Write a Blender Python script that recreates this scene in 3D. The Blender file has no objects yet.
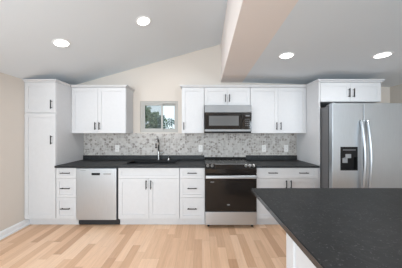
import bpy, bmesh, math, random
from mathutils import Vector, Matrix
random.seed(4)
R = math.radians
C = bpy.context.scene.collection
S = bpy.context.scene

# ---------------------------------------------------------------- camera, world, light, exposure
EYE = 1.385
cam_d = bpy.data.cameras.new('camera'); cam = bpy.data.objects.new('camera', cam_d); C.objects.link(cam)
cam.location = (0, 0, EYE); cam.rotation_euler = (R(90), 0, 0)
cam_d.sensor_width = 36; cam_d.lens = 180.4/402*36
cam_d.shift_x = -1/402; cam_d.shift_y = -.5/402
cam_d.clip_start = .05
S.camera = cam

w = bpy.data.worlds.new('world'); S.world = w; w.use_nodes = True
wn = w.node_tree; bg = wn.nodes['Background']
bg.inputs[0].default_value = (.80, .90, 1, 1); bg.inputs[1].default_value = 1.2

def area(name, loc, rot, sx, sy, power, col=(1, 1, 1)):
    d = bpy.data.lights.new(name, 'AREA'); d.shape = 'RECTANGLE'; d.size = sx; d.size_y = sy
    d.energy = power; d.color = col
    o = bpy.data.objects.new(name, d); C.objects.link(o); o.location = loc; o.rotation_euler = rot
    return o
XL_ = -2.645
# daylight coming in through the two big glazed openings behind the camera
area('window_daylight', (-1.1, -3.28, 1.30), (R(90), 0, 0), 2.1, 1.8, 125, (.80, .915, 1))
area('window_daylight', (2.86, -3.28, 1.25), (R(90), 0, 0), .86, 1.5, 78, (.80, .915, 1))
area('window_daylight', (XL_ + .03, -.2, 1.45), (R(90), 0, R(-90)), 1.7, 1.0, 40, (.80, .915, 1))  # fill light added at the left wall to brighten island edge and beam
LAMP_W = 4.2

S.view_settings.view_transform = 'Standard'; S.view_settings.look = 'None'
S.view_settings.gamma = 1; S.view_settings.use_curve_mapping = False
S.view_settings.exposure = 0.29

# ---------------------------------------------------------------- materials
def mat(name, col, rough=.5, metal=0, spec=.5, coat=0):
    m = bpy.data.materials.new(name); m.use_nodes = True
    b = m.node_tree.nodes['Principled BSDF']
    b.inputs['Base Color'].default_value = (*col, 1); b.inputs['Roughness'].default_value = rough
    b.inputs['Metallic'].default_value = metal; b.inputs['Specular IOR Level'].default_value = spec
    b.inputs['Coat Weight'].default_value = coat
    return m
def N(m, t, **k):
    n = m.node_tree.nodes.new(t)
    for a, v in k.items(): setattr(n, a, v)
    return n
def L(m, a, b): m.node_tree.links.new(a, b)
def bsdf(m): return m.node_tree.nodes['Principled BSDF']
def objco(m, scale=(1, 1, 1), rot=(0, 0, 0)):
    tc = N(m, 'ShaderNodeNewGeometry'); mp = N(m, 'ShaderNodeMapping')
    mp.inputs['Scale'].default_value = scale; mp.inputs['Rotation'].default_value = rot
    L(m, tc.outputs['Position'], mp.inputs['Vector']); return mp.outputs[0]
def ramp(m, fac, stops, interp='LINEAR'):
    r = N(m, 'ShaderNodeValToRGB'); r.color_ramp.interpolation = interp
    e = r.color_ramp.elements
    while len(e) < len(stops): e.new(.5)
    for x, (p, c) in zip(e, stops): x.position = p; x.color = (*c, 1)
    L(m, fac, r.inputs[0]); return r.outputs[0]
def add_bump(m, h, strength=.1, dist=.01):
    b = N(m, 'ShaderNodeBump'); b.inputs['Strength'].default_value = strength; b.inputs['Distance'].default_value = dist
    L(m, h, b.inputs['Height']); L(m, b.outputs[0], bsdf(m).inputs['Normal'])
def noise(m, vec, scale, detail=3, rough=.5):
    n = N(m, 'ShaderNodeTexNoise'); n.inputs['Scale'].default_value = scale
    n.inputs['Detail'].default_value = detail; n.inputs['Roughness'].default_value = rough
    L(m, vec, n.inputs['Vector']); return n

M = {}
def plaster(name, c):
    m = mat(name, c, .85, spec=.25); n = noise(m, objco(m), 60, 4)
    add_bump(m, n.outputs[0], .08, .004); return m
M['wall'] = plaster('beige_wall_paint', (.63, .575, .52))
M['ceiling'] = plaster('white_ceiling_paint', (.70, .745, .785))
M['beam'] = plaster('beige_beam_paint', (.78, .715, .68))
def paint(name, c, rough=.38):
    m = mat(name, c, rough, spec=.4); n = noise(m, objco(m, (3, 3, 3)), 8, 3)
    r = ramp(m, n.outputs[0], [(.3, tuple(x*.97 for x in c)), (.7, c)]); L(m, r, bsdf(m).inputs['Base Color']); return m
M['cab'] = paint('white_cabinet_paint', (.60, .60, .61), .5)
M['trim'] = paint('white_trim_paint', (.80, .82, .84))
M['black'] = mat('matte_black_metal', (.010, .010, .010), .5, 0, .25)
M['blackplastic'] = mat('black_plastic', (.009, .009, .009), .6, spec=.2)
M['gap'] = mat('dark_rubber', (.02, .02, .022), .8)
M['glassblack'] = mat('black_oven_glass', (.012, .010, .009), .06, spec=.36)
M['winglass_oven'] = mat('dark_oven_window', (.085, .085, .085), .3, spec=.4)
M['cooktop'] = mat('black_ceramic_cooktop', (.006, .006, .006), .22, spec=.12)
M['white_plastic'] = mat('white_outlet_plastic', (.70, .68, .66), .35)
M['vinyl'] = mat('almond_vinyl_frame', (.40, .385, .36), .45)
M['chrome'] = mat('brushed_chrome', (.45, .445, .44), .28, 1)
M['dkchrome'] = mat('dark_brushed_steel', (.16, .16, .16), .3, 1)
M['sink'] = mat('black_granite_composite', (.004, .004, .005), .45, spec=.2)
M['display'] = mat('grey_display', (.12, .12, .13), .3)
M['dispgrey'] = mat('pale_grey_plastic', (.26, .27, .28), .5)

def steel(name, c, rough, axis):
    m = mat(name, c, rough, .92)
    sc = {'x': (1.5, 90, 90), 'z': (90, 90, 1.5)}[axis]
    n = noise(m, objco(m, sc), 6, 4, .6)
    L(m, ramp(m, n.outputs[0], [(.3, tuple(x*.93 for x in c)), (.7, tuple(min(1, x*1.05) for x in c))]), bsdf(m).inputs['Base Color'])
    mr = N(m, 'ShaderNodeMapRange'); mr.inputs['To Min'].default_value = rough-.05; mr.inputs['To Max'].default_value = rough+.07
    L(m, n.outputs[0], mr.inputs[0]); L(m, mr.outputs[0], bsdf(m).inputs['Roughness'])
    return m
M['steel'] = steel('brushed_stainless', (.51, .54, .57), .36, 'x')
M['steelv'] = steel('brushed_stainless_upright', (.52, .555, .59), .40, 'z')
M['steel_mw'] = steel('satin_stainless', (.27, .275, .28), .55, 'x')
M['fridge_side'] = mat('grey_fridge_side_paint', (.13, .13, .135), .5)

def stone(name, base, vein, rough):
    m = mat(name, base, rough, spec=.22)
    p = objco(m)
    n1 = noise(m, p, 9, 8, .65); n2 = noise(m, p, 95, 3, .6)
    n3 = noise(m, p, 3.2, 6, .55); n3.inputs['Distortion'].default_value = 1.2
    c1 = ramp(m, n1.outputs[0], [(.3, tuple(x*.6 for x in base)), (.7, tuple(x*1.6 for x in base))])
    veins = ramp(m, n3.outputs[0], [(.485, (0, 0, 0)), (.5, (1, 1, 1)), (.515, (0, 0, 0))])
    sp = ramp(m, n2.outputs[0], [(.60, (0, 0, 0)), (.70, (1, 1, 1))])
    mx = N(m, 'ShaderNodeMix', data_type='RGBA'); mx.inputs[7].default_value = (*vein, 1)
    mf = N(m, 'ShaderNodeMath', operation='MULTIPLY'); mf.inputs[1].default_value = .14
    L(m, veins, mf.inputs[0]); L(m, mf.outputs[0], mx.inputs[0]); L(m, c1, mx.inputs[6])
    mx2 = N(m, 'ShaderNodeMix', data_type='RGBA'); mx2.inputs[7].default_value = (*[v*1.3 for v in vein], 1)
    mf2 = N(m, 'ShaderNodeMath', operation='MULTIPLY'); mf2.inputs[1].default_value = .8
    L(m, sp, mf2.inputs[0]); L(m, mf2.outputs[0], mx2.inputs[0]); L(m, mx.outputs[2], mx2.inputs[6])
    L(m, mx2.outputs[2], bsdf(m).inputs['Base Color']); add_bump(m, n2.outputs[0], .05, .002)
    return m
M['stone'] = stone('honed_black_granite', (.019, .0205, .022), (.075, .075, .078), .42)
M['polish'] = mat('polished_black_granite', (.03, .031, .034), .12, spec=.6)  # lighter, glossier copy of the slab stone, made to carry edge glare
M['edge'] = stone('honed_black_granite_edge', (.012, .012, .012), (.085, .085, .085), .45)

# wood floor: planks run away from the camera (world y); random length offset per row
def wood():
    m = mat('light_oak_planks', (.7, .5, .35), .36, spec=.45)
    g = N(m, 'ShaderNodeNewGeometry'); sp = N(m, 'ShaderNodeSeparateXYZ'); L(m, g.outputs['Position'], sp.inputs[0])
    def ma(op, a, b=None):
        n = N(m, 'ShaderNodeMath', operation=op)
        for i, v in enumerate((a, b)):
            if v is None: continue
            if isinstance(v, (int, float)): n.inputs[i].default_value = v
            else: L(m, v, n.inputs[i])
        return n.outputs[0]
    xs = ma('DIVIDE', sp.outputs[0], .095); row = ma('FLOOR', xs); fx = ma('FRACT', xs)
    wn_ = N(m, 'ShaderNodeTexWhiteNoise', noise_dimensions='1D'); L(m, row, wn_.inputs['W'])
    ys = ma('ADD', ma('DIVIDE', sp.outputs[1], .62), ma('MULTIPLY', wn_.outputs[0], 7.3))
    cell = ma('FLOOR', ys); fy = ma('FRACT', ys)
    cb = N(m, 'ShaderNodeCombineXYZ'); L(m, row, cb.inputs[0]); L(m, cell, cb.inputs[1])
    w2 = N(m, 'ShaderNodeTexWhiteNoise', noise_dimensions='2D'); L(m, cb.outputs[0], w2.inputs['Vector'])
    base = ramp(m, w2.outputs['Value'], [(0, (.60, .355, .215)), (.25, (.73, .46, .29)), (.65, (.83, .55, .365)), (1, (.89, .62, .43))])
    mp = N(m, 'ShaderNodeMapping'); mp.inputs['Scale'].default_value = (26, 1.6, 1)
    ad = N(m, 'ShaderNodeVectorMath', operation='ADD'); sc = N(m, 'ShaderNodeVectorMath', operation='SCALE'); sc.inputs['Scale'].default_value = 9
    L(m, w2.outputs['Color'], sc.inputs[0]); L(m, g.outputs['Position'], ad.inputs[0]); L(m, sc.outputs[0], ad.inputs[1]); L(m, ad.outputs[0], mp.inputs[0])
    n = noise(m, mp.outputs[0], 2.2, 6, .6); n.inputs['Distortion'].default_value = .7
    gr = ramp(m, n.outputs[0], [(.25, (.86, .84, .82)), (.6, (1, 1, 1))])
    mx = N(m, 'ShaderNodeMix', data_type='RGBA', blend_type='MULTIPLY'); mx.inputs[0].default_value = 1
    L(m, base, mx.inputs[6]); L(m, gr, mx.inputs[7])
    e1 = ma('LESS_THAN', fx, .018); e2 = ma('LESS_THAN', fy, .004)
    e = ma('MULTIPLY', ma('MAXIMUM', e1, e2), .38)
    mx2 = N(m, 'ShaderNodeMix', data_type='RGBA'); mx2.inputs[7].default_value = (.30, .19, .12, 1)
    L(m, e, mx2.inputs[0]); L(m, mx.outputs[2], mx2.inputs[6]); L(m, mx2.outputs[2], bsdf(m).inputs['Base Color'])
    return m
M['wood'] = wood()

def mosaic():
    m = mat('marble_mosaic_tile', (.6, .6, .6), .5, spec=.3)
    p = objco(m, (1, 0, 1))
    v = N(m, 'ShaderNodeTexVoronoi', feature='F1'); v.inputs['Scale'].default_value = 23; v.inputs['Randomness'].default_value = .6
    L(m, p, v.inputs['Vector'])
    sp = N(m, 'ShaderNodeSeparateColor'); L(m, v.outputs['Color'], sp.inputs[0])
    base = ramp(m, sp.outputs[0], [(0, (.25, .225, .21)), (.16, (.31, .285, .265)), (.34, (.385, .36, .34)), (.58, (.45, .425, .405)), (.8, (.51, .49, .47))], 'CONSTANT')
    e = N(m, 'ShaderNodeTexVoronoi', feature='DISTANCE_TO_EDGE'); e.inputs['Scale'].default_value = 23; e.inputs['Randomness'].default_value = .6
    L(m, p, e.inputs['Vector'])
    g = ramp(m, e.outputs['Distance'], [(.05, (1, 1, 1)), (.1, (0, 0, 0))])
    n = noise(m, objco(m), 14, 5)
    ma_ = ramp(m, n.outputs[0], [(.3, (.9, .9, .9)), (.6, (1, 1, 1))])
    mu = N(m, 'ShaderNodeMix', data_type='RGBA', blend_type='MULTIPLY'); mu.inputs[0].default_value = 1
    L(m, base, mu.inputs[6]); L(m, ma_, mu.inputs[7])
    mx = N(m, 'ShaderNodeMix', data_type='RGBA'); mx.inputs[7].default_value = (.48, .455, .43, 1)
    L(m, g, mx.inputs[0]); L(m, mu.outputs[2], mx.inputs[6]); L(m, mx.outputs[2], bsdf(m).inputs['Base Color'])
    return m
M['mosaic'] = mosaic()

def emit(name, col, s):
    m = bpy.data.materials.new(name); m.use_nodes = True; nt = m.node_tree; nt.nodes.clear()
    e = nt.nodes.new('ShaderNodeEmission'); o = nt.nodes.new('ShaderNodeOutputMaterial')
    e.inputs[0].default_value = (*col, 1); e.inputs[1].default_value = s; nt.links.new(e.outputs[0], o.inputs[0]); return m
M['lamp'] = emit('lit_lamp_lens', (1, .985, .96), 6)
def glass():
    m = bpy.data.materials.new('clear_window_glass'); m.use_nodes = True; nt = m.node_tree; nt.nodes.clear()
    t = nt.nodes.new('ShaderNodeBsdfTransparent'); t.inputs[0].default_value = (.93, .96, .95, 1)
    g = nt.nodes.new('ShaderNodeBsdfGlossy'); g.inputs['Roughness'].default_value = .02
    x = nt.nodes.new('ShaderNodeMixShader'); x.inputs[0].default_value = .012
    o = nt.nodes.new('ShaderNodeOutputMaterial')
    nt.links.new(t.outputs[0], x.inputs[1]); nt.links.new(g.outputs[0], x.inputs[2]); nt.links.new(x.outputs[0], o.inputs[0]); return m
M['glass'] = glass()
def screen():
    m = bpy.data.materials.new('fine_insect_screen_mesh'); m.use_nodes = True; nt = m.node_tree; b = nt.nodes['Principled BSDF']
    b.inputs['Base Color'].default_value = (.16, .16, .16, 1); b.inputs['Roughness'].default_value = .7; b.inputs['Alpha'].default_value = .28
    return m
M['screen'] = screen()
def leafmat(name, a, b):
    m = mat(name, a, .6, spec=.3); n = noise(m, objco(m), 7, 2)
    L(m, ramp(m, n.outputs[0], [(.35, a), (.65, b)]), bsdf(m).inputs['Base Color']); return m
M['leaf'] = leafmat('green_leaves', (.10, .16, .07), (.26, .34, .18))
M['leaf2'] = leafmat('bluish_leaves', (.13, .19, .17), (.26, .34, .33))
M['bark'] = leafmat('brown_bark', (.12, .09, .07), (.2, .15, .11))
M['grass'] = leafmat('dry_grass_ground', (.22, .24, .14), (.34, .33, .2))

# ---------------------------------------------------------------- geometry helpers
def box(bm, x0, x1, y0, y1, z0, z1, bev=0, seg=2):
    vs = [bm.verts.new((x, y, z)) for x in (x0, x1) for y in (y0, y1) for z in (z0, z1)]
    F = [(0, 1, 3, 2), (4, 6, 7, 5), (0, 4, 5, 1), (2, 3, 7, 6), (0, 2, 6, 4), (1, 5, 7, 3)]
    fs = [bm.faces.new([vs[i] for i in f]) for f in F]
    if bev:
        es = list({e for f in fs for e in f.edges})
        bmesh.ops.bevel(bm, geom=es, offset=bev, segments=seg, profile=.5, affect='EDGES')
    return bm
def nb(): return bmesh.new()
def cyl(bm, p, q, r, r2=None, n=20, caps=True):
    p, q = Vector(p), Vector(q); d = q-p; r2 = r if r2 is None else r2
    mtx = Matrix.Translation((p+q)/2) @ d.to_track_quat('Z', 'Y').to_matrix().to_4x4()
    bmesh.ops.create_cone(bm, cap_ends=caps, segments=n, radius1=r, radius2=r2, depth=d.length, matrix=mtx); return bm
def tube(bm, pts, rad, n=14):
    pts = [Vector(p) for p in pts]; rings = []
    rs = rad if isinstance(rad, (list, tuple)) else [rad]*len(pts)
    ref = Vector((1, 0, 0))
    for i, p in enumerate(pts):
        t = (pts[min(i+1, len(pts)-1)]-pts[max(i-1, 0)]).normalized()
        r_ = ref if abs(t.dot(ref)) < .9 else Vector((0, 1, 0))
        a = t.cross(r_).normalized(); b = t.cross(a)
        rings.append([bm.verts.new(p+rs[i]*(math.cos(2*math.pi*k/n)*a+math.sin(2*math.pi*k/n)*b)) for k in range(n)])
    for u, v in zip(rings, rings[1:]):
        for k in range(n): bm.faces.new((u[k], u[(k+1) % n], v[(k+1) % n], v[k]))
    bm.faces.new(rings[0]); bm.faces.new(list(reversed(rings[-1]))); return bm
def prism(bm, prof, a0, a1, axis='y'):
    """profile of 2D points extruded along an axis"""
    def P(u, v, a): return {'y': (u, a, v), 'x': (a, u, v)}[axis]
    A = [bm.verts.new(P(u, v, a0)) for u, v in prof]; B = [bm.verts.new(P(u, v, a1)) for u, v in prof]
    n = len(prof)
    for i in range(n): bm.faces.new((A[i], A[(i+1) % n], B[(i+1) % n], B[i]))
    bm.faces.new(A); bm.faces.new(list(reversed(B))); return bm
def obj(name, bm, m, parent=None, smooth=False):
    bmesh.ops.recalc_face_normals(bm, faces=bm.faces[:])
    me = bpy.data.meshes.new(name); bm.to_mesh(me); bm.free()
    me.materials.append(M[m] if isinstance(m, str) else m)
    if smooth:
        for p in me.polygons: p.use_smooth = True
    o = bpy.data.objects.new(name, me); C.objects.link(o)
    if parent is not None:
        o.parent = parent
        me.transform(Matrix.Translation(-root_loc(parent)))
    return o
def root_loc(o):
    v = Vector(o.location)
    while o.parent: o = o.parent; v += Vector(o.location)
    return v
def thing(name, label, cat, loc=(0, 0, 0), group=None):
    o = bpy.data.objects.new(name, None); C.objects.link(o); o.location = loc; o.empty_display_size = .1
    return tag(o, label, cat, group)
def tag(o, label, cat, group=None):
    o['label'] = label; o['category'] = cat
    if group: o['group'] = group
    return o
def struct(name, bm, m, label=None, parent=None, smooth=False):
    o = obj(name, bm, m, parent, smooth)
    if parent is None:
        o['kind'] = 'structure'
        if label: o['label'] = label
    return o

# ---------------------------------------------------------------- the setting
YB = 3.31                      # back wall plane
XL, XR, YR = -2.645, 3.45, -3.4
ZL = EYE+.802                  # vault height at the left wall
SL = .281
BXL, BXR = .344, .735          # beam at the back wall
ZB = EYE+.935                  # underside of the beam and start of the right ceiling
ZR = ZB-.03*(XR-BXR)
def zleft(x): return ZL+SL*(x-XL)

struct('floor', box(nb(), XL-.12, XR+.12, YR-.12, YB+.12, -.06, 0), 'wood', 'light oak strip floor running towards the kitchen cabinets')
WX0, WX1, WZ0, WZ1 = -1.134, -.44, 1.402, 1.981
bm = nb()
def poly_y(bm, pts, y0, y1): prism(bm, pts, y0, y1)
poly_y(bm, [(XL-.12, 0), (WX0, 0), (WX0, zleft(WX0)), (XL-.12, zleft(XL-.12))], YB, YB+.14)
poly_y(bm, [(WX0, 0), (WX1, 0), (WX1, WZ0), (WX0, WZ0)], YB, YB+.14)
poly_y(bm, [(WX0, WZ1), (WX1, WZ1), (WX1, zleft(WX1)), (WX0, zleft(WX0))], YB, YB+.14)
poly_y(bm, [(WX1, 0), (BXL+.1, 0), (BXL+.1, zleft(BXL+.1)), (WX1, zleft(WX1))], YB, YB+.14)
poly_y(bm, [(BXL+.1, 0), (XR+.12, 0), (XR+.12, ZR), (BXR, ZB), (BXL+.1, ZB)], YB, YB+.14)
struct('wall_back', bm, 'wall', 'beige back wall above and between the white wall cabinets')
bm = nb(); box(bm, XL-.12, XL, YR, -1.1, 0, ZL); box(bm, XL-.12, XL, .7, YB, 0, ZL)
box(bm, XL-.12, XL, -1.1, .7, 0, .9); box(bm, XL-.12, XL, -1.1, .7, 2.0, ZL)
struct('wall_left', bm, 'wall', 'bare beige wall beside the tall pantry')
struct('wall_right', box(nb(), XR, XR+.12, YR, YB, 0, ZR), 'wall', 'beige wall beyond the refrigerator')
# rear wall with two glazed openings
bm = nb(); y0, y1 = YR-.12, YR
OPEN = [(-2.2, 0.0, .35, 2.25), (2.42, 3.3, .45, 2.05)]
box(bm, XL-.12, -2.2, y0, y1, 0, 2.3); box(bm, 0, 2.42, y0, y1, 0, 2.3); box(bm, 3.3, XR+.12, y0, y1, 0, 2.3)
box(bm, -2.2, 0, y0, y1, 0, .35); box(bm, 2.42, 3.3, y0, y1, 0, .45)
box(bm, -2.2, 0, y0, y1, 2.25, 2.3); box(bm, 2.42, 3.3, y0, y1, 2.05, 2.3)
poly_y(bm, [(XL-.12, 2.3), (.8, 2.3), (.8, zleft(.8)), (XL-.12, zleft(XL-.12)+.14)], y0, y1)
box(bm, .8, XR+.12, y0, y1, 2.3, 2.4)
struct('wall_rear', bm, 'wall', 'beige wall with two wide windows behind the viewpoint')
for i, (a, b, c, d) in enumerate(OPEN):
    f = nb()
    box(f, a, a+.06, YR-.09, YR-.02, c, d); box(f, b-.06, b, YR-.09, YR-.02, c, d)
    box(f, a+.06, b-.06, YR-.09, YR-.02, c, c+.06); box(f, a+.06, b-.06, YR-.09, YR-.02, d-.06, d)
    box(f, (a+b)/2-.03, (a+b)/2+.03, YR-.09, YR-.02, c+.06, d-.06)
    o = struct('window_%d' % (i+2), f, 'vinyl', 'wide window in the rear wall')
    g = nb(); box(g, a+.06, (a+b)/2-.03, YR-.058, YR-.052, c+.06, d-.06); box(g, (a+b)/2+.03, b-.06, YR-.058, YR-.052, c+.06, d-.06)
    struct('window_pane', g, 'glass', parent=o)

f = nb(); xa, xb = XL-.09, XL-.02  # unseen window, added so side light has an opening to come through
box(f, xa, xb, -1.1, -1.04, .9, 2.0); box(f, xa, xb, .64, .7, .9, 2.0); box(f, xa, xb, -1.04, .64, .9, .96); box(f, xa, xb, -1.04, .64, 1.94, 2.0)
o = struct('window_4', f, 'vinyl', 'window in the left wall, behind the viewpoint')
struct('window_pane', box(nb(), XL-.058, XL-.052, -1.04, .64, .96, 1.94), 'glass', parent=o)
# vaulted ceiling on the left, lower ceiling on the right
bm = nb(); prism(bm, [(XL-.12, zleft(XL-.12)), (BXL+.12, zleft(BXL+.12)), (BXL+.12, zleft(BXL+.12)+.1), (XL-.12, zleft(XL-.12)+.1)], YR-.12, YB+.14)
struct('ceiling', bm, 'ceiling', 'vaulted pale ceiling rising from the left wall to the beam')
bm = nb(); prism(bm, [(BXR-.30, ZB+.009), (XR+.12, ZR-.03*.12), (XR+.12, ZR+.1), (BXR-.30, ZB+.1)], YR-.12, YB+.14)
struct('ceiling', bm, 'ceiling', 'lower pale ceiling over the refrigerator side')
# beam: runs from the back wall over the viewpoint, slightly out of square with the cabinets
sk = .0278
bm = nb(); vs = []
for (y) in (YB+.0, YR):
    dx = -(YB-y)*sk
    vs.append([bm.verts.new((x+dx, y, z)) for x, z in ((BXL, ZB), (BXR, ZB), (BXR, ZB+.78), (BXL, ZB+.78))])
for i in range(4): bm.faces.new((vs[0][i], vs[0][(i+1) % 4], vs[1][(i+1) % 4], vs[1][i]))
bm.faces.new(vs[0]); bm.faces.new(vs[1][::-1])
struct('trim_1', bm, 'beam', 'wide beige boxed ceiling beam running over the range')
# left baseboard
bm = nb(); prism(bm, [(XL, 0), (XL+.028, 0), (XL+.028, .02), (XL+.016, .03), (XL+.016, .085), (XL+.010, .10), (XL, .10)], YR, 2.745)
struct('baseboard_left', bm, 'trim', 'white baseboard along the bare left wall')
bm = nb(); prism(bm, [(XR, 0), (XR-.016, 0), (XR-.016, .09), (XR, .10)], YR, YB)
struct('baseboard_right', bm, 'trim')
bm = nb(); box(bm, 2.76, XR-.02, YB-.016, YB, 0, .10)
struct('baseboard_back', bm, 'trim')

# kitchen window
bm = nb(); fy0, fy1 = YB+.012, YB+.11
T = .045
box(bm, WX0, WX0+T, fy0, fy1, WZ0, WZ1); box(bm, WX1-T, WX1, fy0, fy1, WZ0, WZ1)
box(bm, WX0+T, WX1-T, fy0, fy1, WZ0, WZ0+T); box(bm, WX0+T, WX1-T, fy0, fy1, WZ1-T, WZ1)
win = struct('window_1', bm, 'vinyl', 'small almond framed sliding window over the sink')
xm = -.745
def sash(x0, x1, y0, y1):
    s = nb(); t = .030; z0, z1 = WZ0+T, WZ1-T
    box(s, x0, x0+t, y0, y1, z0, z1); box(s, x1-t, x1, y0, y1, z0, z1)
    box(s, x0+t, x1-t, y0, y1, z0, z0+t); box(s, x0+t, x1-t, y0, y1, z1-t, z1)
    so = obj('window_sash', s, 'vinyl', win)
    obj('window_pane', box(nb(), x0+t, x1-t, (y0+y1)/2-.003, (y0+y1)/2+.003, z0+t, z1-t), 'glass', so)
sash(WX0+T, xm+.02, YB+.025, YB+.055)
sash(xm-.02, WX1-T, YB+.065, YB+.095)

obj('insect_screen', box(nb(), WX0+T+.002, xm-.002, YB+.100, YB+.101, WZ0+T+.002, WZ1-T-.002), 'screen', win)
# outdoors behind the window
o = struct('ground', box(nb(), -9, 9, YB+.3, 16, -.35, -.25), 'grass', 'ground outside the window')
def tree(name, label, x, y, h, rad, lm, n, leaf=.09, seed=1):
    rnd = random.Random(seed)
    t = thing(name, label, 'tree', (x, y, -.25))
    obj('trunk', tube(nb(), [(x, y, -.25), (x+.04, y, h*.4), (x-.03, y, h*.75)], [.09, .06, .03], 10), 'bark', t, True)
    bm = nb()
    cl = [(Vector((x+rnd.uniform(-1, 1)*rad*.7, y+rnd.uniform(-.5, .5)*rad, h-rad+rnd.uniform(-1.1, .8)*rad)), rad*rnd.uniform(.28, .5)) for _ in range(14)]
    for _ in range(n):
        c, r = rnd.choice(cl)
        d = Vector((rnd.gauss(0, 1), rnd.gauss(0, 1), rnd.gauss(0, 1))).normalized()*r*rnd.uniform(.4, 1.1)
        p = c+d; a = Vector((rnd.gauss(0, 1), rnd.gauss(0, 1), rnd.gauss(0, 1))).normalized()
        b = a.orthogonal().normalized(); l = leaf*rnd.uniform(.6, 1.2)
        bm.faces.new([bm.verts.new(p-a*l*.5), bm.verts.new(p+b*l*.28), bm.verts.new(p+a*l*.5), bm.verts.new(p-b*l*.28)])
    obj('foliage', bm, lm, t)
tree('leafy_tree', 'green leafy tree outside, behind the left window sash', -2.12, 7.6, 2.45, .72, 'leaf', 4200, .13, 3)
tree('leafy_shrub', 'pale bluish green shrub outside, behind the right window sash', -.90, 4.95, 1.84, .34, 'leaf2', 1700, .08, 8)

# ---------------------------------------------------------------- cabinets
FY, UY = 2.68, 2.994            # door planes of base and wall cabinets
def shaker(name, x0, x1, z0, z1, y, parent, rail=.055, g=.0018):
    """a framed door or drawer front, 20 mm thick, in plane y (facing -y)"""
    bm = nb(); x0 += g; x1 -= g; z0 += g; z1 -= g
    r = min(rail, (z1-z0)*.28)
    box(bm, x0, x1, y+.008, y+.02, z0, z1)
    a, b = (x0+rail, x1-rail), (z0+r, z1-r)
    ou = [(x0, z0), (x1, z0), (x1, z1), (x0, z1)]; inn = [(a[0], b[0]), (a[1], b[0]), (a[1], b[1]), (a[0], b[1])]
    V = lambda p, yy: bm.verts.new((p[0], yy, p[1]))
    O = [V(p, y) for p in ou]; I = [V(p, y) for p in inn]; OB = [V(p, y+.008) for p in ou]; IB = [V(p, y+.0075) for p in inn]
    for k in range(4):
        j = (k+1) % 4
        bm.faces.new((O[k], O[j], I[j], I[k])); bm.faces.new((I[k], I[j], IB[j], IB[k])); bm.faces.new((OB[k], OB[j], O[j], O[k]))
    o = obj(name, bm, 'cab', parent)
    return o
def slab(name, x0, x1, z0, z1, y, parent, g=.0018):
    return obj(name, box(nb(), x0+g, x1-g, y, y+.02, z0+g, z1-g, .0015, 1), 'cab', parent)
def pull(cx, cz, y, parent, vert=True, ln=.13, r=.0055):
    bm = nb(); s = .030
    if vert:
        box(bm, cx-r, cx+r, y-s-r, y-s+r, cz-ln/2, cz+ln/2, .0015, 1)
        for q in (-1, 1): cyl(bm, (cx, y-s, cz+q*(ln/2-.018)), (cx, y+.0005, cz+q*(ln/2-.018)), .0045, n=10)
    else:
        box(bm, cx-ln/2, cx+ln/2, y-s-r, y-s+r, cz-r, cz+r, .0015, 1)
        for q in (-1, 1): cyl(bm, (cx+q*(ln/2-.018), y-s, cz), (cx+q*(ln/2-.018), y+.0005, cz), .0045, n=10)
    return obj('pull_handle', bm, 'black', parent)
CT = 2.185
def crown(x0, x1, yf, parent, left=False, right=False, yb=YB-.003):
    """small crown board on top of a cabinet, with returns on its open sides"""
    bm = nb(); z0 = 2.150
    prof = [(yf+.02, z0), (yf-.004, z0), (yf-.008, z0+.012), (yf-.026, CT-.012), (yf-.030, CT), (yf+.02, CT)]
    prism(bm, prof, x0, x1, 'x')
    box(bm, x0, x1, yf+.02, yb, CT-.012, CT)
    if right: prism(bm, [(x1, z0), (x1+.004, z0), (x1+.008, z0+.012), (x1+.026, CT-.012), (x1+.030, CT), (x1, CT)], yf-.03, yb)
    if left: prism(bm, [(x0, z0), (x0-.004, z0), (x0-.008, z0+.012), (x0-.026, CT-.012), (x0-.030, CT), (x0, CT)], yf-.03, yb)
    return obj('crown_moulding', bm, 'cab', parent)
def cabinet(name, label, x0, x1, z0, z1, yf, cat='cabinet', yb=YB-.003):
    t = thing(name, label, cat, ((x0+x1)/2, yb, z0))
    return t
G = .001
ZT = .877            # top of base carcass
ZD = .118            # lower edge of base doors
def toe(x0, x1, t): obj('toe_kick', box(nb(), x0, x1, 2.748, 2.762, 0, .10), 'cab', t)
def carcass(x0, x1, z0, z1, yf, t, yb=YB-.003):
    obj('body', box(nb(), x0+G, x1-G, yf+.0215, yb, z0, z1), 'cab', t)

# pantry
PX0, PX1 = XL+.002, -2.170
t = cabinet('pantry_cabinet', 'tall white pantry cabinet standing in the left corner', PX0, PX1, 0, CT, FY)
carcass(PX0, PX1, .10, 2.16, FY, t); toe(PX0, PX1, t)
d = shaker('door', PX0+.004, PX1-.004, 1.692, 2.148, FY, t); pull(-2.226, 1.815, FY, d)
d = shaker('door', PX0+.004, PX1-.004, ZD, 1.686, FY, t); pull(-2.226, 1.290, FY, d)
crown(PX0, PX1, FY, t)
obj('crown_return', prism(nb(), [(PX1, 2.15), (PX1+.004, 2.15), (PX1+.008, 2.162), (PX1+.020, CT-.012), (PX1+.022, CT), (PX1, CT)], FY-.03, UY-.035), 'cab', t)

ZS1, ZS2 = 1.385-(178.3-133.5)/67.3, 1.385-(197.8-133.5)/67.3
def drawers(x0, x1, label):
    t = cabinet('drawer_cabinet', label, x0, x1, 0, ZT, FY)
    carcass(x0, x1, .10, ZT, FY, t); toe(x0, x1, t)
    xc = (x0+x1)/2
    for a, b in ((ZS1, ZT-.004), (ZS2, ZS1), (ZD, ZS2)):
        d = shaker('drawer', x0+.003, x1-.003, a, b, FY, t, rail=.045)
        pull(xc, (a+b)/2+(.004 if b-a < .2 else .0), FY, d, False, .14)
drawers(PX1, -1.866, 'narrow white three-drawer base cabinet between pantry and dishwasher')
drawers(-.333, .043, 'white three-drawer base cabinet between the sink cabinet and range')
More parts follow.
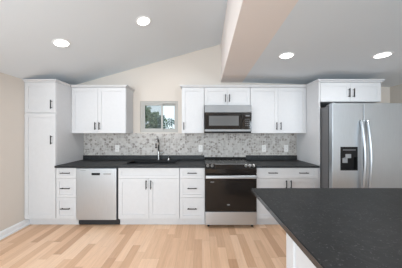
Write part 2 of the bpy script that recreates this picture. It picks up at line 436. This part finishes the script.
# sink base
SX0, SX1 = -1.247, -.333
t = cabinet('sink_cabinet', 'wide white two-door base cabinet below the sink', SX0, SX1, 0, ZT, FY)
bm = nb()
box(bm, SX0+G, SX0+.018, FY+.0215, YB-.003, .10, ZT); box(bm, SX1-.018, SX1-G, FY+.0215, YB-.003, .10, ZT)
box(bm, SX0+.018, SX1-.018, FY+.0215, YB-.003, .10, .118); box(bm, SX0+.018, SX1-.018, YB-.021, YB-.003, .118, ZT)
box(bm, SX0+.018, SX1-.018, FY+.0215, FY+.04, .118, ZT)
obj('body', bm, 'cab', t); toe(SX0, SX1, t)
shaker('false_drawer_front', SX0+.003, SX1-.003, ZS1, ZT-.004, FY, t, rail=.05)
xm_ = (SX0+SX1)/2
d = shaker('door', SX0+.003, xm_, ZD, ZS1, FY, t); pull(xm_-.034, .628, FY, d)
d = shaker('door', xm_, SX1-.003, ZD, ZS1, FY, t); pull(xm_+.034, .628, FY, d)
# base right of the range
BX0, BX1 = .800, 1.733
t = cabinet('base_cabinet', 'white base cabinet between range and refrigerator panel', BX0, BX1, 0, ZT, FY)
carcass(BX0, BX1, .10, ZT, FY, t); toe(BX0, BX1, t)
d = shaker('drawer', BX0+.003, BX1-.003, ZS1, ZT-.004, FY, t, rail=.05); xm_ = (BX0+BX1)/2+.012
pull(1.046, .803, FY, d, False, .14); pull(1.500, .803, FY, d, False, .14)
d = shaker('door', BX0+.003, xm_, ZD, ZS1, FY, t); pull(xm_-.034, .63, FY, d)
d = shaker('door', xm_, BX1-.003, ZD, ZS1, FY, t); pull(xm_+.034, .63, FY, d)

# wall cabinets
UZ, UT = 1.390, 2.148
def wall_cab(label, x0, x1, z0, split, handles, cl=False, cr=False, hz=1.508):
    t = cabinet('wall_cabinet', label, x0, x1, z0, UT, UY)
    carcass(x0, x1, z0, 2.16, UY, t)
    xs = [x0+.003]+split+[x1-.003]
    for i in range(len(xs)-1):
        d = shaker('door', xs[i], xs[i+1], z0+.002, UT-.004, UY, t); pull(handles[i], hz, UY, d, True, .125)
    crown(x0, x1, UY, t, cl, cr)
wall_cab('white two-door wall cabinet left of the window', PX1+.001, -1.262, UZ, [-1.730], [-1.764, -1.696], cr=True)
wall_cab('narrow white single-door wall cabinet right of the window', -.338, .036, UZ, [], [-.300], cl=True)
wall_cab('short white two-door wall cabinet above the microwave', .037, .800, 1.852, [.418], [.387, .452], hz=1.968)
wall_cab('white two-door wall cabinet between microwave and refrigerator panel', .801, 1.733, UZ, [1.262], [1.232, 1.300])

# refrigerator surround
t = thing('over_refrigerator_cabinet', 'white two-door cabinet above the refrigerator with a tall side panel', 'cabinet', (2.2, YB-.003, 0))
obj('side_panel', box(nb(), 1.734, 1.755, FY, YB-.003, 0, 2.16), 'cab', t)
obj('crown_return', prism(nb(), [(1.7335, 2.15), (1.729, 2.15), (1.724, 2.162), (1.706, CT-.012), (1.704, CT), (1.7335, CT)], FY-.03, UY-.035), 'cab', t)
obj('crown_moulding', prism(nb(), [(FY, 2.1605), (FY-.006, 2.15), (FY-.008, 2.162), (FY-.026, CT-.012), (FY-.030, CT), (YB-.003, CT), (YB-.003, 2.1605)], 1.734, 1.7555, 'x'), 'cab', t)
OX0, OX1 = 1.7565, 2.662
carcass(OX0, OX1, 1.857, 2.16, FY, t); xm_ = 2.208
d = shaker('door', OX0+.003, xm_, 1.859, 2.144, FY, t); pull(xm_-.034, 1.985, FY, d)
d = shaker('door', xm_, OX1-.003, 1.859, 2.144, FY, t); pull(xm_+.034, 1.985, FY, d)
crown(OX0, OX1, FY, t, right=True)

# ---------------------------------------------------------------- countertops, backsplash, sink
CZ0, CZ1 = .880, .910
SKX0, SKX1, SKY0, SKY1 = -1.205, -.395, 2.80, 3.165
t = thing('countertop', 'black granite countertop with the sink, left of the range', 'countertop', (-1.06, YB, CZ0))
bm = nb(); a, b = PX1+.002, .042; yf, yb = 2.650, YB-.004
def tiles(bm, xs, ys, hole):
    g = {}
    def v(x, y, z): return g.setdefault((x, y, z), bm.verts.new((x, y, z))) if (x, y, z) not in g else g[(x, y, z)]
    for i in range(len(xs)-1):
        for j in range(len(ys)-1):
            if (i, j) == hole: continue
            c = [(xs[i], ys[j]), (xs[i+1], ys[j]), (xs[i+1], ys[j+1]), (xs[i], ys[j+1])]
            bm.faces.new([v(*p, CZ1) for p in c]); bm.faces.new([v(*p, CZ0) for p in c[::-1]])
            nbs = [(i, j-1), (i+1, j), (i, j+1), (i-1, j)]
            for k, q in enumerate(nbs):
                if q == hole or not (0 <= q[0] < len(xs)-1 and 0 <= q[1] < len(ys)-1):
                    p0, p1 = c[k], c[(k+1) % 4]
                    bm.faces.new([v(*p0, CZ0), v(*p1, CZ0), v(*p1, CZ1), v(*p0, CZ1)])
tiles(bm, [a, SKX0, SKX1, b], [yf, SKY0, SKY1, yb], (1, 1))
obj('slab', bm, 'stone', t)
obj('upstand', box(nb(), a, b, YB-.024, YB-.004, CZ1, .987, .001, 1), 'stone', t)
t = thing('countertop', 'black granite countertop right of the range', 'countertop', (1.27, YB, CZ0))
obj('slab', box(nb(), .802, 1.732, yf, yb, CZ0, CZ1, .0015, 1), 'stone', t)
obj('upstand', box(nb(), .802, 1.732, YB-.024, YB-.004, CZ1, .987, .001, 1), 'stone', t)

bm = nb(); box(bm, PX1+.002, .036, YB-.0035, YB-.0005, .988, 1.3885); box(bm, .036, 1.732, YB-.0035, YB-.0005, .93, 1.3885)
tag(obj('backsplash', bm, 'mosaic'), 'grey and white marble mosaic backsplash running behind the counters', 'backsplash')

# sink
t = thing('sink', 'black rectangular sink set in the countertop under the window', 'sink', (-.80, 2.98, .70))
bm = nb(); x0, x1, y0, y1 = SKX0+.002, SKX1-.002, SKY0+.002, SKY1-.002
def ring(x0, x1, y0, y1, z): return [bm.verts.new(p) for p in ((x0, y0, z), (x1, y0, z), (x1, y1, z), (x0, y1, z))]
rs = [ring(x0, x1, y0, y1, .70), ring(x0, x1, y0, y1, .9105), ring(x0-.018, x1+.018, y0-.018, y1+.018, .9105), ring(x0-.018, x1+.018, y0-.018, y1+.018, .915),
      ring(x0+.02, x1-.02, y0+.02, y1-.02, .915), ring(x0+.035, x1-.035, y0+.035, y1-.035, .72)]
for u, v in zip(rs, rs[1:]):
    for k in range(4): bm.faces.new((u[k], u[(k+1) % 4], v[(k+1) % 4], v[k]))
bm.faces.new(rs[0][::-1]); bm.faces.new(rs[-1])
obj('basin', bm, 'sink', t)
obj('drain', cyl(nb(), (-.80, 2.98, .7195), (-.80, 2.98, .7235), .045, n=24), 'chrome', t)

# faucet
fx, fy = -.775, 3.225
t = thing('kitchen_faucet', 'brushed steel pull-down faucet standing behind the black sink', 'faucet', (fx, fy, CZ1))
obj('base', cyl(cyl(nb(), (fx, fy, CZ1), (fx, fy, CZ1+.012), .028), (fx, fy, CZ1+.012), (fx, fy, CZ1+.16), .021), 'chrome', t, False)
pts = [(fx, fy, CZ1+.16), (fx, fy, CZ1+.30)]
for k in range(1, 11):  # gooseneck
    a_ = math.pi*k/11
    pts.append((fx-.012*(k/11), fy-.07+.07*math.cos(a_), CZ1+.30+.085*math.sin(a_)))
pts.append((fx-.012, fy-.143, CZ1+.29))
obj('spout', tube(nb(), pts, .0145, 16), 'chrome', t, True)
obj('spray_head', cyl(nb(), (fx-.012, fy-.143, CZ1+.295), (fx-.010, fy-.150, CZ1+.225), .013, .016), 'dkchrome', t, True)
obj('lever_handle', tube(nb(), [(fx+.015, fy, CZ1+.125), (fx+.04, fy, CZ1+.128), (fx+.10, fy-.01, CZ1+.140)], [.013, .010, .006], 12), 'chrome', t, True)
sx = -.595
t = thing('soap_dispenser', 'small brushed steel soap dispenser to the right of the faucet', 'dispenser', (sx, 3.215, CZ1))
obj('base', cyl(nb(), (sx, 3.225, CZ1), (sx, 3.225, CZ1+.035), .018, .014), 'chrome', t)
obj('pump_spout', tube(nb(), [(sx, 3.225, CZ1+.035), (sx, 3.225, CZ1+.052), (sx, 3.215, CZ1+.058), (sx, 3.18, CZ1+.056)], [.007, .007, .007, .005], 10), 'chrome', t, True)

# outlets
outlets = [(117.4, 'white outlet cover on the mosaic between dishwasher and sink'),
           (200.6, 'white outlet cover on the mosaic just left of the range'),
           (263.8, 'white outlet cover on the mosaic just right of the range'),
           (286.0, 'white outlet cover on the mosaic nearest the refrigerator panel')]
def outlet(x, label):
    z = 1.112; t = thing('wall_outlet', label, 'outlet', (x, YB-.004, z), 'outlets along the backsplash')
    obj('cover_plate', box(nb(), x-.038, x+.038, YB-.010, YB-.0038, z-.062, z+.062, .002, 2), 'white_plastic', t)
    for q in (-1, 1):
        s = obj('receptacle', box(nb(), x-.017, x+.017, YB-.0125, YB-.0095, z+q*.026-.015, z+q*.026+.015, .001, 1), 'white_plastic', t)
        bm = nb(); box(bm, x-.009, x-.006, YB-.0130, YB-.0120, z+q*.026-.004, z+q*.026+.007); box(bm, x+.006, x+.009, YB-.0130, YB-.0120, z+q*.026-.004, z+q*.026+.007)
        obj('slots', bm, 'gap', s)
for px, lab in outlets: outlet((px-202)/54.5, lab)

# ---------------------------------------------------------------- dishwasher
DX0, DX1 = -1.862, -1.268
t = thing('dishwasher', 'stainless steel dishwasher between drawer cabinet and sink cabinet', 'dishwasher', (-1.565, 3.0, 0))
obj('tub', box(nb(), DX0+.003, -1.252, 2.72, YB-.02, .02, .872), 'gap', t)
dd = obj('door', box(nb(), DX0, DX1, 2.668, 2.715, .105, .868, .005, 3), 'steelv', t)
obj('handle_recess', box(nb(), (91.6-202)/67.6, (100-202)/67.6, 2.6655, 2.669, .768, .802, .001, 1), 'blackplastic', dd)
obj('badge', box(nb(), (103.5-202)/67.6, (111-202)/67.6, 2.6665, 2.669, .776, .796), 'dispgrey', dd)
obj('badge', box(nb(), (80.5-202)/67.6, (86-202)/67.6, 2.6665, 2.669, .837, .841), 'display', dd)
obj('toe_panel', box(nb(), DX0+.004, -1.250, 2.735, 2.75, .005, .095), 'blackplastic', t)
obj('side_strip', box(nb(), DX1+.002, -1.250, 2.70, 2.7195, .095, .872), 'gap', t)

# ---------------------------------------------------------------- range
RX0, RX1 = .0455, .7965
t = thing('range', 'stainless and black glass slide-in electric range', 'range', (.42, 2.98, 0))
obj('body', box(nb(), RX0, RX1, 2.66, YB-.012, .05, .895), 'blackplastic', t)
obj('cooktop', box(nb(), RX0-.002, RX1+.002, 2.70, YB-.045, .9155, .925, .003, 2), 'cooktop', t)
obj('cooktop_support', box(nb(), RX0, RX1, 2.70, YB-.012, .8955, .915), 'blackplastic', t)
for cx, cy, r in ((.24, 2.86, .105), (.62, 2.86, .085), (.24, 3.11, .08), (.62, 3.11, .10), (.43, 3.10, .05)):
    bm = nb()
    A = [bm.verts.new((cx+r*math.cos(k*math.pi/20), cy+r*math.sin(k*math.pi/20), .9256)) for k in range(40)]
    B = [bm.verts.new((cx+(r-.004)*math.cos(k*math.pi/20), cy+(r-.004)*math.sin(k*math.pi/20), .9256)) for k in range(40)]
    for k in range(40): bm.faces.new((A[k], A[(k+1) % 40], B[(k+1) % 40], B[k]))
    obj('burner_ring', bm, 'display', t)
bm = nb(); prism(bm, [(YB-.044, .9155), (YB-.012, .9155), (YB-.012, .955), (YB-.030, .955)], RX0, RX1, 'x')
obj('rear_vent', bm, 'blackplastic', t)
# sloping control fascia at the front of the cooktop
bm = nb(); prism(bm, [(2.628, .805), (2.66, .805), (2.70, .8955), (2.699, .925), (2.690, .925), (2.628, .865)], RX0-.001, RX1+.001, 'x')
fa = obj('control_panel', bm, 'glassblack', t)
obj('chrome_strip', box(nb(), RX0+.15, RX1-.15, 2.686, 2.692, .9255, .9295), 'chrome', fa)
nrm = Vector((0, -.060, .062)).normalized(); pc = Vector((0, 2.668, .9035))
for kx in (.085, .150, .650, .705, .760):
    c = pc+Vector((kx, 0, 0)); bm = nb()
    cyl(bm, c, c+nrm*.012, .022, n=24); cyl(bm, c+nrm*.012, c+nrm*.032, .0175, .015, n=24)
    k_ = obj('control_knob', bm, 'chrome', t)
dr = obj('oven_door', box(nb(), RX0+.001, RX1-.001, 2.622, 2.659, .247, .800, .004, 2), 'glassblack', t)
hz = .763
bm = nb(); box(bm, RX0+.006, RX1-.006, 2.560, 2.585, hz-.022, hz+.022, .009, 3)
for q in (RX0+.03, RX1-.03): box(bm, q-.012, q+.012, 2.58, 2.623, hz-.013, hz+.013, .003, 1)
obj('door_handle', bm, 'steel', dr)
bm = nb(); cyl(bm, (0, 2.6195, 0), (0, 2.6225, 0), .008, n=24); bmesh.ops.scale(bm, vec=(2.7, 1, 1), verts=bm.verts)
bmesh.ops.translate(bm, vec=((228.6-202)/69, 0, 1.385-(205-133.5)/69), verts=bm.verts)
obj('oval_badge', bm, 'dispgrey', dr)
obj('badge', box(nb(), (210.5-202)/69, (214-202)/69, 2.6205, 2.6225, .675, .684), 'dispgrey', dr)
dw = obj('storage_drawer', box(nb(), RX0+.001, RX1-.001, 2.622, 2.659, .055, .243, .004, 2), 'steel', t)
for q in (RX0+.05, RX1-.05):
    for yy in (2.70, 3.22): obj('levelling_foot', cyl(nb(), (q, yy, 0), (q, yy, .0495), .018), 'blackplastic', t)

# ---------------------------------------------------------------- microwave
MX0, MX1, MY = .041, .797, 2.900
def mz(y): return EYE+(133.5-y)/62.2
t = thing('microwave', 'stainless over-the-range microwave with black door', 'microwave', (.42, 3.0, mz(133.3)))
obj('body', box(nb(), MX0+.002, MX1-.002, MY+.03, YB-.006, mz(133.2), mz(105)), 'blackplastic', t)
obj('vent_hood_strip', box(nb(), MX0, MX1, MY, MY+.0295, mz(112.4), mz(105.1), .003, 2), 'steel_mw', t)
dm = obj('door', box(nb(), MX0, .655, MY, MY+.0295, mz(129.2), mz(112.6), .003, 2), 'glassblack', t)
obj('door_window', box(nb(), (209-202)/62.2, (238.8-202)/62.2, MY-.0015, MY+.0005, mz(125.6), mz(115.8)), 'winglass_oven', dm)
cp = obj('control_panel', box(nb(), .6555, MX1, MY, MY+.0295, mz(129.2), mz(112.6), .003, 2), 'glassblack', t)
obj('clock_display', box(nb(), .70, .765, MY-.001, MY+.0005, mz(116.4), mz(115.2)), 'display', cp)
for i in range(3):
    for j in range(4): obj('key', box(nb(), .698+i*.025, .712+i*.025, MY-.001, MY+.0005, mz(119.5+j*2.1), mz(118.9+j*2.1)), 'display', cp)
obj('lower_trim', box(nb(), MX0, MX1, MY-.002, MY+.0295, mz(131.5), mz(129.3), .003, 2), 'steel_mw', t)
bm = nb()
box(bm, MX0+.005, MX1-.005, MY+.006, MY+.0295, mz(133.2), mz(131.6))
obj('grease_vent', bm, 'blackplastic', t)

# ---------------------------------------------------------------- refrigerator
FX0, FX1, FD = 1.773, 2.735, 2.455
xs_ = 2.197
t = thing('refrigerator', 'stainless side-by-side refrigerator with water dispenser at the right', 'refrigerator', (2.25, 2.9, 0))
obj('body', box(nb(), FX0+.002, FX1-.002, 2.540, YB-.03, .03, 1.765, .004, 2), 'fridge_side', t)
obj('base_grille', box(nb(), FX0+.01, FX1-.01, 2.49, 2.524, .03, .10), 'blackplastic', t)
for q in (FX0+.06, FX1-.06):
    for yy in (2.6, 3.2): obj('foot', cyl(nb(), (q, yy, 0), (q, yy, .0295), .02), 'blackplastic', t)
for q in (FX0+.05, FX1-.05): obj('hinge_cover', box(nb(), q-.035, q+.035, 2.50, 2.60, 1.766, 1.79, .004, 2), 'fridge_side', t)
s_ = 73.4
dx0, dx1, dz0, dz1 = (340.3-202)/s_, (357.4-202)/s_, 1.385-(170.4-133.5)/s_, 1.385-(146.8-133.5)/s_
# freezer door with a dispenser opening
bm = nb(); yb_ = 2.520
box(bm, FX0, xs_-.005, FD, yb_, .105, 1.80, .004, 3)
ld = obj('freezer_door', bm, 'steelv', t)
mod_c = nb(); box(mod_c, dx0+.004, dx1-.004, FD-.02, FD+.045, dz0+.004, 1.385-(157-133.5)/s_)
# cut cavity (boolean evaluated by mesh: real recess)
cut = bpy.data.objects.new('cutter', bpy.data.meshes.new('cutter')); bmesh.ops.recalc_face_normals(mod_c, faces=mod_c.faces[:]); mod_c.to_mesh(cut.data); mod_c.free(); C.objects.link(cut)
cut.location = root_loc(t)*0
ld_w = ld
b_ = ld.modifiers.new('cut', 'BOOLEAN'); b_.operation = 'DIFFERENCE'; b_.object = cut; b_.solver = 'EXACT'
bpy.context.view_layer.update()
dg = bpy.context.evaluated_depsgraph_get()
me2 = bpy.data.meshes.new_from_object(ld.evaluated_get(dg)); ld.modifiers.clear(); ld.data = me2
bpy.data.objects.remove(cut)
zc = 1.385-(157-133.5)/s_
bm = nb()
box(bm, dx0, dx1, FD-.004, FD+.001, zc, dz1, .001, 1)
obj('dispenser_panel', bm, 'blackplastic', ld)
bm = nb(); e_ = .0045
box(bm, dx0, dx0+.012, FD-.004, FD+.001, dz0, zc-.0005); box(bm, dx1-.012, dx1, FD-.004, FD+.001, dz0, zc-.0005); box(bm, dx0+.012, dx1-.012, FD-.004, FD+.001, dz0, dz0+.012)
box(bm, dx0+e_, dx1-e_, FD+.040, FD+.0445, dz0+e_, zc-.001)
box(bm, dx0+e_, dx0+e_+.002, FD+.001, FD+.040, dz0+e_, zc-.001); box(bm, dx1-e_-.002, dx1-e_, FD+.001, FD+.040, dz0+e_, zc-.001)
box(bm, dx0+e_, dx1-e_, FD+.001, FD+.040, dz0+e_, dz0+e_+.003); box(bm, dx0+e_, dx1-e_, FD+.001, FD+.040, zc-.004, zc-.001)
obj('dispenser_cavity', bm, 'blackplastic', ld)
obj('dispenser_display', box(nb(), dx0+.03, dx1-.03, FD-.0055, FD-.0035, dz1-.05, dz1-.035), 'display', ld)
bm = nb(); box(bm, (345-202)/s_, (350.5-202)/s_, FD-.010, FD+.030, 1.385-(158-133.5)/s_, 1.385-(154-133.5)/s_, .003, 2)
obj('dispenser_spout', bm, 'dispgrey', ld)
bm = nb(); box(bm, (343-202)/s_, (348-202)/s_, FD+.008, FD+.020, 1.385-(163-133.5)/s_, 1.385-(158-133.5)/s_-.001, .003, 2)
obj('dispenser_paddle', bm, 'dispgrey', ld)
rd = obj('fresh_food_door', box(nb(), xs_+.005, FX1, FD, yb_, .105, 1.80, .004, 3), 'steelv', t)
def fhandle(x, parent):
    pts = []; n = 22; z0, z1 = .50, 1.555
    pts.append((x, FD-.0005, z1)); 
    for k in range(n+1):
        u = k/n; zz = z1-(z1-z0)*u
        pts.append((x, FD-.022-.048*math.sin(math.pi*u), zz-(.004 if k == 0 else 0)))
    pts.append((x, FD-.0005, z0-.004))
    bm = nb(); tube(bm, pts, .0175, 14)
    obj('handle', bm, 'steel', parent, True)
obj('door_gasket', box(nb(), xs_-.0048, xs_+.0048, FD+.012, FD+.06, .11, 1.797), 'gap', t)  # dark strip filling the seam between the doors, standing in for its shade
obj('door_gasket', box(nb(), FX0+.006, FX1-.006, 2.5201, 2.5399, .11, 1.765), 'gap', t)
fhandle(xs_-.040, ld); fhandle(xs_+.040, rd)

# ---------------------------------------------------------------- island
t = thing('kitchen_island', 'white island with black granite top, at the near right', 'kitchen island', (1.5, .5, 0))
IX0, IY1 = .433, 1.573
IZ = .910
obj('island_countertop', box(nb(), IX0, 2.50, -.75, IY1, IZ-.033, IZ, .003, 2), 'edge', t)
obj('polished_edge', box(nb(), IX0-.0022, IX0-.0002, -.748, IY1-.003, IZ-.031, IZ-.003), 'polish', t)  # thin strip added over the slab side to imitate its glare
cx0, cy1 = .532, 1.138
obj('body', box(nb(), cx0+.012, 2.30, -.62, cy1-.012, .10, IZ-.0335), 'cab', t)
obj('plinth', box(nb(), cx0+.06, 2.24, -.56, cy1-.06, 0, .0995), 'cab', t)
bm = nb()
def epanel(y0, y1):
    r = .085; z0, z1 = .10, IZ-.0335
    box(bm, cx0, cx0+.0118, y0, y0+r, z0, z1); box(bm, cx0, cx0+.0118, y1-r, y1, z0, z1)
    box(bm, cx0, cx0+.0118, y0+r, y1-r, z0, z0+r); box(bm, cx0, cx0+.0118, y0+r, y1-r, z1-r, z1)
epanel(.26, cy1); epanel(-.62, .259)
obj('end_panel', bm, 'cab', t)
bm = nb(); z0, z1 = .10, IZ-.0335
for a_, b_2 in ((cx0+.0125, 1.12), (1.121, 1.71), (1.711, 2.30)):
    r = .07
    box(bm, a_, a_+r, cy1-.0115, cy1, z0, z1); box(bm, b_2-r, b_2, cy1-.0115, cy1, z0, z1)
    box(bm, a_+r, b_2-r, cy1-.0115, cy1, z0, z0+r); box(bm, a_+r, b_2-r, cy1-.0115, cy1, z1-r, z1)
obj('back_panel', bm, 'cab', t)

# ---------------------------------------------------------------- recessed lights
def downlight(x, y, z, rot, label):
    t = thing('recessed_downlight', label, 'ceiling light', (x, y, z), 'recessed ceiling lights'); t.rotation_euler = (0, rot, 0)
    def loc(name, bm, m):
        o = obj(name, bm, m); o.parent = t; return o
    bm = nb(); n = 40
    pr = [(.070, -.001), (.072, -.006), (.088, -.004), (.092, 0)]
    rg = [[bm.verts.new((r*math.cos(2*math.pi*k/n), r*math.sin(2*math.pi*k/n), h)) for k in range(n)] for r, h in pr]
    for u, v in zip(rg, rg[1:]):
        for k in range(n): bm.faces.new((u[k], u[(k+1) % n], v[(k+1) % n], v[k]))
    loc('trim_ring', bm, 'trim')
    bm = nb(); cyl(bm, (0, 0, -.0045), (0, 0, -.0005), .0715, n=40); loc('lens', bm, 'lamp')
    d = bpy.data.lights.new('lamp_light', 'AREA'); d.shape = 'DISK'; d.size = .13; d.energy = LAMP_W; d.color = (.97, .98, 1)
    o = bpy.data.objects.new('lamp_light', d); C.objects.link(o); o.parent = t; o.location = (0, 0, -.012)
for px, py, side, lab in ((61.5, 43, 0, 'lit recessed ceiling light above the pantry, leftmost of the four'),
                          (143.5, 21, 0, 'lit recessed ceiling light on the sloping ceiling, nearest the beam on its left'),
                          (286.5, 55.5, 1, 'lit recessed ceiling light just right of the beam'),
                          (382.5, 55, 1, 'lit recessed ceiling light above the refrigerator, rightmost of the four')):
    u, v = (px-202)/180.4, (133.5-py)/180.4
    if side == 0: D = (.802-SL*XL)/(v-SL*u); rot = -math.atan(SL)
    else: D = (.935+.03*BXR)/(v+.03*u); rot = math.atan(.03)
    downlight(u*D, D, EYE+v*D, rot, lab)
